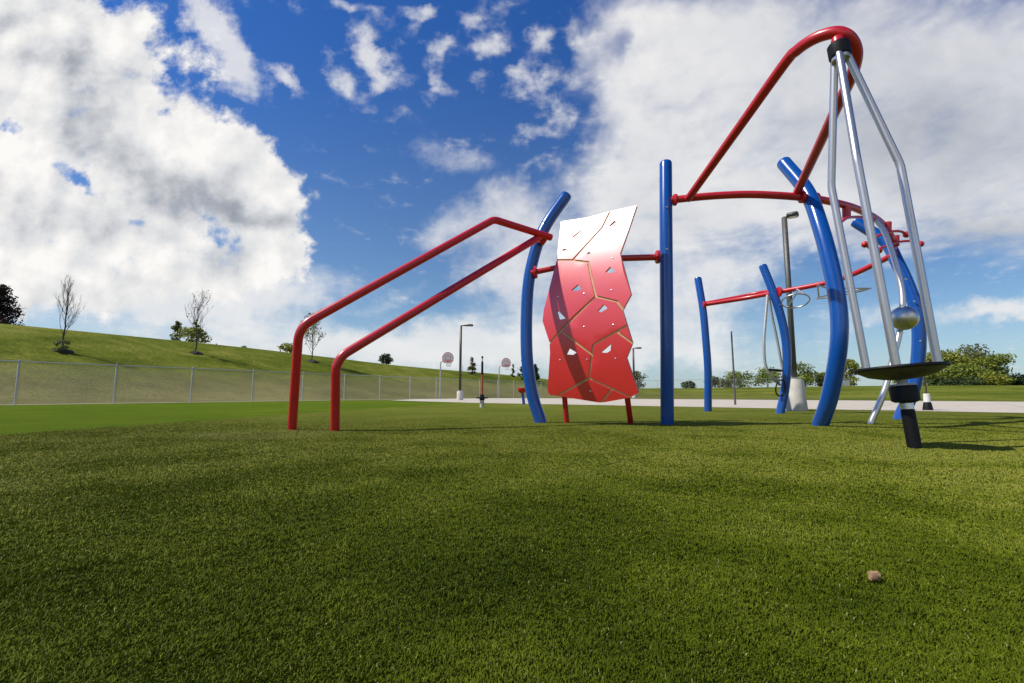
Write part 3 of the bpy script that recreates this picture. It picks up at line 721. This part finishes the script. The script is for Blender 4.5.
def leafy(name, base, H, W, label, mat, n, leaf, seed, group, crown0=.2, cat='tree', nclump=22, trunk=True, cone=False, tiny=False):
    random.seed(seed); t = thing(name, label, cat, base, group)
    if trunk:
        bm = bmesh.new(); tips = []
        tube(bm, [base-Vector((0, 0, .1)), base+Vector((random.gauss(0, .05), 0, H*.3)), base+Vector((random.gauss(0, .1), 0, H*.75))], [H*.028, H*.02, H*.008], 7)
        for k in range(6):
            a = random.uniform(0, 6.28); limbs(bm, base+Vector((0, 0, H*random.uniform(.2, .5))), (math.cos(a)*.9, math.sin(a)*.9, .8), H*.3, H*.012, 1, tips)
        build('trunk', bm, M['bark'], t)
    cl = []
    for k in range(nclump):
        f = random.random(); z = H*(crown0+(1-crown0)*f)
        env = (1-f)**.8 if cone else math.sqrt(max(.05, 1-(2*f-.85)**2/1.4))
        a = random.uniform(0, 6.28); rr = W*.5*env*random.random()**.5*.85
        s = W*(.13+.12*random.random())*(.6+.6*env)
        cl.append(((base.x+math.cos(a)*rr, base.y+math.sin(a)*rr, base.z+min(z, H-s*.7)), (s*1.15, s*1.15, s*.8)))
    leaf_cloud('crown', cl, n, leaf, M[mat], t)
    return t
p = onhill(62, 351); bare_tree(p, 4.1, 3, 'leafless young tree leftmost on the bank with bushy sprouts at its base', .17, None, .045)
p0 = p
leafy('shrub', p0+Vector((.25, -.3, -.1)), .75, .7, 'low green sprout clump at foot of the leftmost bare tree', 'leaf_grey', 260, .07, 41, None, .05, 'shrub', 8, False)
p = onhill(195, 353); bare_tree(p, 4.4, 9, 'mostly bare young tree with a few brown leaves on the bank', .30, ('leaf_dry', 60, .06), .05)
leafy('shrub', p+Vector((0.05, -.1, 1.2)) , 1.3, .55, 'clump of brownish leaves low on the mostly bare young tree', 'leaf_yellow', 260, .07, 42, None, .0, 'shrub', 7, False)
p = onhill(312, 361.5); bare_tree(p, 4.6, 12, 'thin young tree with sparse yellowing leaves behind the red rails', .34, ('leaf_yellow', 800, .085), .055)
p = onhill(462.5, 370); bare_tree(p, 3.4, 15, 'very thin bare young tree beside the dark light pole', .25, None, .05)
G = 'trees beyond the grassy bank'
def beyond(name, px, top_y, Y, W, *a, **k):
    b = ground_at(px, Y); H = at(px, top_y, Y).z-b.z; return leafy(name, b, H, W, *a, **k)
beyond('maple_tree', -13, 285, 40, 4.0, 'dark purple green tree at the far left edge of the bank', 'leaf_purple', 4200, .12, 21, G, crown0=.05, nclump=44, cone=True)
beyond('conifer', 173, 321, 50, 1.9, 'small dark upright conifer left of the yellow green bush', 'leaf_grey', 1100, .13, 22, G, crown0=.05, cone=True)
beyond('shrub', 187, 327, 48, 2.7, 'yellow green bush at the crest behind the mostly bare tree', 'leaf_yellow', 1000, .15, 23, G, crown0=.05, cat='shrub')
beyond('shrub', 286, 343, 50, 2.0, 'sparse pale bush at the crest left of the red rail post', 'leaf_yellow', 380, .13, 24, G, crown0=.05, cat='shrub')
beyond('conifer', 385.5, 353.5, 62, 1.5, 'tiny round dark conifer alone on the crest right of the red rails', 'leaf_dark', 800, .12, 25, G, crown0=.02)
for i, (px, ty) in enumerate([(215, 343.5), (8, 322), (240, 345.5), (428, 362.5)]):
    if px in (8, 428): continue
    beyond('shrub', px, ty, 55, 1.2, ['low pale tuft on the crest right of the yellow bush', '', 'second tiny tuft on the crest further right of the yellow bush', 'tiny tuft on the crest left of the first basketball hoop'][i], 'leaf_grey', 200, .1, 60+i, G, crown0=0, cat='shrub', nclump=7, trunk=False)
p = onhill(472, 374.5); leafy('shrub', p, (374.5-357)*p.y/480, 1.5, 'pale yellowish bush between the dark light pole and the orange spinner', 'leaf_dry', 900, .10, 26, G, crown0=.0, cat='shrub', cone=True)
p = onhill(513, 377); leafy('conifer', p, (377-364)*p.y/480, .8, 'narrow little conifer right of the second basketball hoop', 'leaf_grey', 500, .10, 27, G, crown0=.0, cone=True)
p = onhill(524, 380); leafy('conifer', p, (380.5-360)*p.y/480, 2.6, 'dark green conifer just left of the blue arched post', 'leaf_dark', 1700, .14, 28, G, crown0=.0, cone=True)
p = onhill(535, 380.5); leafy('conifer', p, (380.5-364)*p.y/480, 2.0, 'dark green conifer peeking out right of the blue arched post', 'leaf_dark', 1200, .14, 29, G, crown0=.0, cone=True)
beyond('leafy_tree', 638.5, 371, 95, 2.9, 'small leafy tree beside the distant light pole', 'leaf_grey', 900, .17, 30, G, crown0=.1)
G2 = 'trees along the far field edge'
row = [(688, 381, 92, 2.6, 'leaf_dark', 'small dark bush left of the far blue post'), (716, 376.5, 92, 3.4, 'leaf_grey', 'low grey green tree just right of the far blue post'),
       (740, 370.5, 90, 5.2, 'leaf', 'green tree behind the slender grey pole'), (727, 379, 88, 3.0, 'leaf_grey', 'low bush left of the slender grey pole'),
       (768, 367, 88, 5.0, 'leaf', 'green tree behind the hanging climbing poles'), (806, 362, 84, 4.2, 'leaf', 'green tree right of the thick concrete lamp base'),
       (824, 372, 84, 3.2, 'leaf_grey', 'small tree half hidden by the nearest blue arch'), (851, 359, 82, 3.6, 'leaf_yellow', 'light green tree between the blue arch and spinner poles'),
       
       
       (905, 372, 80, 4.2, 'leaf', 'green bush behind the black spinner housing')]
for i, (px, ty, Y, W, mt, lb) in enumerate(row):
    beyond('leafy_tree' if ty < 378 else 'shrub', px, ty, Y, W, lb, mt, 1300 if ty < 376 else 700, .19, 100+i, G2, crown0=.06, cat='tree' if ty < 378 else 'shrub', nclump=26 if ty < 376 else 14)
G3 = 'tree clump at right beyond the path'
rt = [(948, 350, 74, 7.0, 'leaf_yellow', 'broad yellow green tree leading the clump right of the spinner', 3600), (978, 343.5, 78, 5.4, 'leaf_grey', 'tallest grey green tree at the middle of the right clump', 2600),
      (996, 354, 74, 5.0, 'leaf', 'rounded green tree on the right side of the right clump', 2600), (964, 362, 71, 5.0, 'leaf', 'mid green tree in front of the tallest tree of the clump', 2200),
      (932, 368, 72, 3.8, 'leaf', 'small green bushy tree at left end of the right clump', 1300), (984, 372, 69, 5.2, 'leaf_yellow', 'low yellow green bush at the foot of the right clump', 1300),
      (1008, 373, 75, 4.6, 'leaf_dark', 'low dark bush right of the clump near the photo edge', 1100), (1026, 375, 74, 4.5, 'leaf_dark', 'low dark bush cut by the right photo edge', 1100), (956, 377, 69, 6, 'leaf_dark', 'low dark hedge bush under the yellow green tree', 1000)]
for i, (px, ty, Y, W, mt, lb, n) in enumerate(rt):
    beyond('leafy_tree' if ty < 370 else 'shrub', px, ty, Y, W, lb, mt, n, .19, 200+i, G3, crown0=.08, cat='tree' if ty < 370 else 'shrub', nclump=30 if ty < 370 else 14)

# far utility box
b = ground_at(841, 72); b.z -= .05
t = thing('utility_box', 'pale grey utility box on the far grass behind the blue arch', 'utility box', b)
bm = bmesh.new(); box(bm, b+Vector((0, 0, .55)), (2.0, 1.2, 1.1), bev=.03); build('cabinet', bm, M['box'], t)
bm = bmesh.new(); box(bm, b+Vector((0, 0, 1.14)), (2.1, 1.3, .07), bev=.02); build('lid', bm, M['galv'], t)
bm = bmesh.new(); box(bm, b+Vector((-.5, -.61, .55)), (.9, .03, .95)); box(bm, b+Vector((.5, -.61, .55)), (.9, .03, .95)); build('door', bm, M['box'], t, smooth=False)

# wood chip on the turf
b = gnd(875, 587)
bm = bmesh.new(); bmesh.ops.create_icosphere(bm, subdivisions=3, radius=1)
for v in bm.verts:
    n_ = mnoise.noise(v.co*1.7+Vector((3, 1, 5)))*.25
    s = Vector([max(-.78, min(.78, c)) for c in v.co])*(1+n_)
    v.co = Vector((s.x*.0122, s.y*.010, s.z*.0105))+Vector((b.x, b.y, .021))
o = build('wood_chip', bm, M['chip'], smooth=True); tag(o, 'tiny tan wood chip lying on the dark turf', 'wood chip')

# ------------------------------------------------------------------ sun and sky
EL, SAZ = R(52), math.atan2(-math.cos(R(9)), -math.sin(R(9)))      # sun: left of the view, slightly behind the camera; azimuth from +Y towards +X
sd = Vector((math.sin(SAZ)*math.cos(EL), math.cos(SAZ)*math.cos(EL), math.sin(EL)))
sl = bpy.data.lights.new('sun', 'SUN'); sl.energy = 5.0; sl.angle = R(.53); sl.color = (1, .94, .84)
so = bpy.data.objects.new('sun', sl); C.objects.link(so); so.rotation_euler = (-sd).to_track_quat('-Z', 'Y').to_euler(); so.location = sd*50

w = bpy.data.worlds.new('World'); scene.world = w; w.use_nodes = True; nt = NT(w.node_tree)
bg = nt.n['Background']; STR = .10; bg.inputs['Strength'].default_value = STR
sky = nt.n.new('ShaderNodeTexSky'); sky.sky_type = 'NISHITA'; sky.sun_disc = False; sky.sun_elevation = EL; sky.sun_rotation = SAZ
sky.air_density = 1.0; sky.dust_density = .6; sky.ozone_density = 2.5; sky.altitude = 200
w.cycles.sampling_method = 'MANUAL'; w.cycles.sample_map_resolution = 256
tc = nt.n.new('ShaderNodeTexCoord'); D = nt.sep(tc.outputs['Generated'])
ay = nt.m('MAXIMUM', nt.m('ABSOLUTE', D[1]), .12); V0 = nt.m('DIVIDE', nt.m('MAXIMUM', D[2], 0.0), ay); U0 = nt.m('DIVIDE', D[0], ay)
UV = nt.comb(U0, V0, 0.0)
def uvp(px, py):
    d = ray(px, py); return d.x/d.y, d.z/d.y
def blobs(lst, vec, prev=None):
    # soft elliptical patches, chained one after the other so that few values are alive at a time
    acc = None
    for cx, cy, sx_, sy_, ang, amp in lst:
        u, v = uvp(cx, cy); c, d = math.cos(R(ang)), math.sin(R(ang)); ax_, ay_ = 480*.6/sx_, 480*.6/sy_
        before = acc if acc is not None else prev
        P = vec
        if before is not None:
            n = nt.n.new('ShaderNodeVectorMath'); n.operation = 'MULTIPLY_ADD'
            nt.sock(n.inputs[0], before); n.inputs[1].default_value = (1e-7,)*3; nt.sock(n.inputs[2], vec); P = n.outputs[0]
        x = nt.vm('DOT_PRODUCT', P, (c*ax_, d*ax_, -(u*c+v*d)*ax_), 1)
        y = nt.vm('DOT_PRODUCT', P, (-d*ay_, c*ay_, -(-u*d+v*c)*ay_), 1)
        e = nt.m('SUBTRACT', 1.0, nt.m('MULTIPLY_ADD', x, x, nt.m('MULTIPLY', y, y)), clamp=True)
        e = nt.m('MULTIPLY', e, e)
        acc = nt.m('MULTIPLY', e, amp) if acc is None else nt.m('MULTIPLY_ADD', e, amp, acc)
    return acc
# domain warp so that no mask edge is smooth
wn = nt.n.new('ShaderNodeTexNoise'); wn.inputs['Scale'].default_value = 5.5; wn.inputs['Detail'].default_value = 5; wn.inputs['Roughness'].default_value = .62; nt.sock(wn.inputs['Vector'], UV)
wv = nt.vm('MULTIPLY', nt.vm('SUBTRACT', wn.outputs['Color'], (.5, .5, .5)), (.20, .15, 0.0))
UW = nt.vm('ADD', nt.vm('ADD', UV, wv), (0.0, 0.0, 1.0))
# cloud-deck coordinates (perspective of a flat layer)
iv = nt.m('DIVIDE', 1.0, nt.m('ADD', V0, .16)); PL = nt.comb(nt.m('MULTIPLY', U0, iv), iv, 3.7)
n_deck = nt.noise(PL, 3.4, 4, .6, .25); n_puff = nt.noise(UV, 8.0, 6, .6, .1); n_fine = nt.noise(UV, 34, 3, .6); n_big = nt.noise(PL, 1.3, 2, .5)
n_soft = nt.noise(UV, 6.5, 2, .5); n_rip = nt.noise(PL, 9.0, 3, .55, .3)
# angle: positive tilts up to the right (v up). sizes in pixels of the reference width
cum = [(40, 40, 105, 70, 0, 1.15), (95, 105, 120, 80, 0, 1.15), (60, 200, 150, 110, 0, 1.2), (190, 165, 85, 50, -20, 1.1), (255, 205, 62, 50, 0, 1.15), (262, 262, 56, 40, 0, .95), (120, 255, 150, 42, 0, .8), (300, 255, 24, 26, 0, .6),
       (-140, 150, 160, 200, 0, 1.0)]
cum_neg = [(15, 130, 26, 12, -20, -.55), (70, 170, 34, 8, -30, -.42), (135, 220, 22, 9, -25, -.45), (222, 232, 30, 14, -30, -.45), (182, 105, 16, 8, 0, -.35), (272, 275, 20, 18, 0, -.3), (200, 275, 26, 12, 0, -.25), (40, 345, 120, 14, 0, -.15)]
veil = [(626, 38, 16, 12, 30, -.45), (575, 75, 14, 40, -20, .3), (640, 40, 60, 60, 0, .55), (700, 60, 110, 80, 0, .75), (850, 80, 190, 110, 0, 1.1), (640, 160, 80, 60, 25, .7), (760, 170, 170, 60, 10, .95), (930, 190, 170, 55, 0, 1.0), (700, 235, 120, 34, 0, .6), (1120, 120, 160, 160, 0, 1.0), (850, 245, 60, 24, 0, .4),
        (610, 90, 22, 26, 0, .35)]
alto = [(460, 60, 210, 60, 0, .22), (560, 150, 60, 60, 0, .25), (228, 52, 62, 21, -55, .95), (200, 20, 24, 14, -50, .4), (286, 78, 30, 10, -52, .75), (178, 92, 11, 8, 0, .5), (340, 80, 18, 13, -35, .7), (372, 52, 34, 12, -52, .75), (330, 56, 16, 8, -45, .4), (394, 80, 12, 10, -40, .5), (415, 7, 22, 9, -10, .7), (350, 2, 26, 6, 0, .5), (432, 46, 14, 14, -70, .7), (441, 76, 12, 10, -70, .62), (486, 52, 18, 13, -60, .7), (482, 80, 14, 9, 0, .5), (538, 42, 22, 14, 70, .7), (524, 82, 20, 18, 70, .72), (470, 22, 18, 8, -20, .5), (590, 40, 18, 24, 60, .55), (650, 30, 40, 30, 70, .35), (560, 120, 14, 14, 60, .45), (530, 132, 12, 9, 0, .3), (512, 8, 20, 10, 0, .25), (295, 8, 8, 6, 0, .3)]
wisp = [(70, 285, 210, 40, 0, .85), (235, 296, 100, 32, 0, .75), (455, 152, 48, 20, -12, .50), (372, 142, 16, 7, -30, .35), (365, 190, 28, 14, -40, .2), (470, 215, 60, 24, 25, .42), (520, 225, 40, 40, 0, .30), (500, 280, 50, 30, 0, .5), (430, 240, 30, 14, 20, .3), (600, 265, 120, 90, 0, .62), (400, 300, 40, 10, 18, .35), (380, 345, 140, 24, 0, .62), (560, 350, 160, 30, 0, .62), (700, 300, 70, 40, 0, .55), (760, 262, 50, 20, 15, .5), (960, 314, 90, 13, 8, .62), (1030, 302, 50, 14, 8, .5), (850, 320, 60, 22, 12, .35), (180, 345, 220, 20, 0, .5), (720, 355, 90, 12, 0, .35), (1000, 268, 80, 14, 4, .1)]
b1 = blobs(cum, UW); b2 = blobs(cum_neg, UW, b1); f_c = nt.m('ADD', nt.m('MINIMUM', b1, 1.0), b2)
f_v = nt.m('MINIMUM', blobs(veil, UW, f_c), 1.1); f_a = blobs(alto, UW, f_v); f_w = blobs(wisp, UW, f_a)
half = lambda n, k: nt.m('MULTIPLY', nt.m('SUBTRACT', n, .5), k)
dc = nt.sstep(nt.m('ADD', f_c, nt.m('ADD', half(n_puff, 2.1), half(n_fine, .35))), .34, .82)
dv = nt.sstep(nt.m('ADD', f_v, nt.m('ADD', half(n_deck, .9), nt.m('ADD', half(n_rip, .8), half(n_fine, .12)))), .06, 1.22)
da = nt.sstep(nt.m('ADD', f_a, nt.m('ADD', half(n_rip, 1.7), nt.m('ADD', half(n_puff, .6), half(n_fine, .7)))), .14, 1.05)
dw = nt.sstep(nt.m('ADD', f_w, nt.m('ADD', half(n_puff, .9), nt.m('ADD', half(n_deck, .5), half(n_fine, .25)))), .12, 1.0)
inv = lambda a: nt.m('SUBTRACT', 1.0, a)
cover = inv(nt.m('MULTIPLY', nt.m('MULTIPLY', inv(dc), inv(nt.m('MULTIPLY', dv, .92))), nt.m('MULTIPLY', inv(nt.m('MULTIPLY', da, .78)), inv(nt.m('MULTIPLY', dw, .85)))))
# self-shading: thick middles are grey, rims towards the sun are bright
grey_l = [(60, 60, 80, 34, -30, .85), (130, 150, 50, 26, -35, .75), (185, 195, 75, 26, -15, .95), (265, 212, 48, 14, -8, .8), (40, 120, 60, 22, -20, .6), (30, 215, 60, 20, 0, .25), (120, 225, 60, 14, -15, .35), (170, 40, 30, 14, -30, .3)]
grey_r = [(900, 70, 170, 90, 0, .55), (960, 170, 130, 70, 0, .62), (790, 140, 130, 60, 0, .22), (1000, 235, 120, 30, 0, .5), (680, 215, 60, 22, 0, .25), (860, 235, 60, 20, 0, .45)]
g1 = blobs(grey_l, UW, f_w); gsum = nt.m('ADD', g1, blobs(grey_r, UW, g1))
up = nt.noise(nt.vm('ADD', UV, (-.03, .035, 0)), 6.5, 2, .5); relief = nt.m('SUBTRACT', n_soft, up)
kc = nt.m('ADD', .16, nt.m('MULTIPLY', dc, .84))
br = nt.m('ADD', nt.m('SUBTRACT', .86, nt.m('MULTIPLY', gsum, .36)), nt.m('MULTIPLY_ADD', nt.m('ADD', nt.m('MULTIPLY', relief, 1.0), nt.m('ADD', half(n_puff, .85), half(n_fine, .22))), kc, half(n_big, .2)))
br = nt.m('MINIMUM', nt.m('MAXIMUM', br, .22), 1.0)
ccol = nt.ramp(br, [(.15, (.17, .20, .25)), (.45, (.40, .43, .48)), (.72, (.72, .73, .75)), (1.0, (.98, .96, .93))])
ccol = nt.vm('MULTIPLY', ccol, (1/STR, 1/STR, 1/STR))
# deepen the blue high up as a polarised clear sky shows it
tintf = nt.sstep(V0, .02, .88)
tint = nt.mix(tintf, (.86, 1.0, 1.08), (.27, .66, 1.24)); skyc = nt.mix(1.0, sky.outputs[0], tint, 'MULTIPLY')
haze = nt.m('MULTIPLY', inv(nt.sstep(V0, .0, .22)), .45)
skyc = nt.mix(haze, skyc, (4.6, 5.9, 7.2))
fin = nt.mix(nt.m('MULTIPLY', cover, 1.0), skyc, ccol)
nt.sock(bg.inputs['Color'], fin)

# ------------------------------------------------------------------ render settings
scene.render.engine = 'CYCLES'
scene.cycles.max_bounces = 5; scene.cycles.diffuse_bounces = 2; scene.cycles.glossy_bounces = 3; scene.cycles.transmission_bounces = 2
scene.view_settings.view_transform = 'Standard'; scene.view_settings.look = 'None'; scene.view_settings.exposure = 0
scene.render.resolution_x, scene.render.resolution_y = 1024, 683
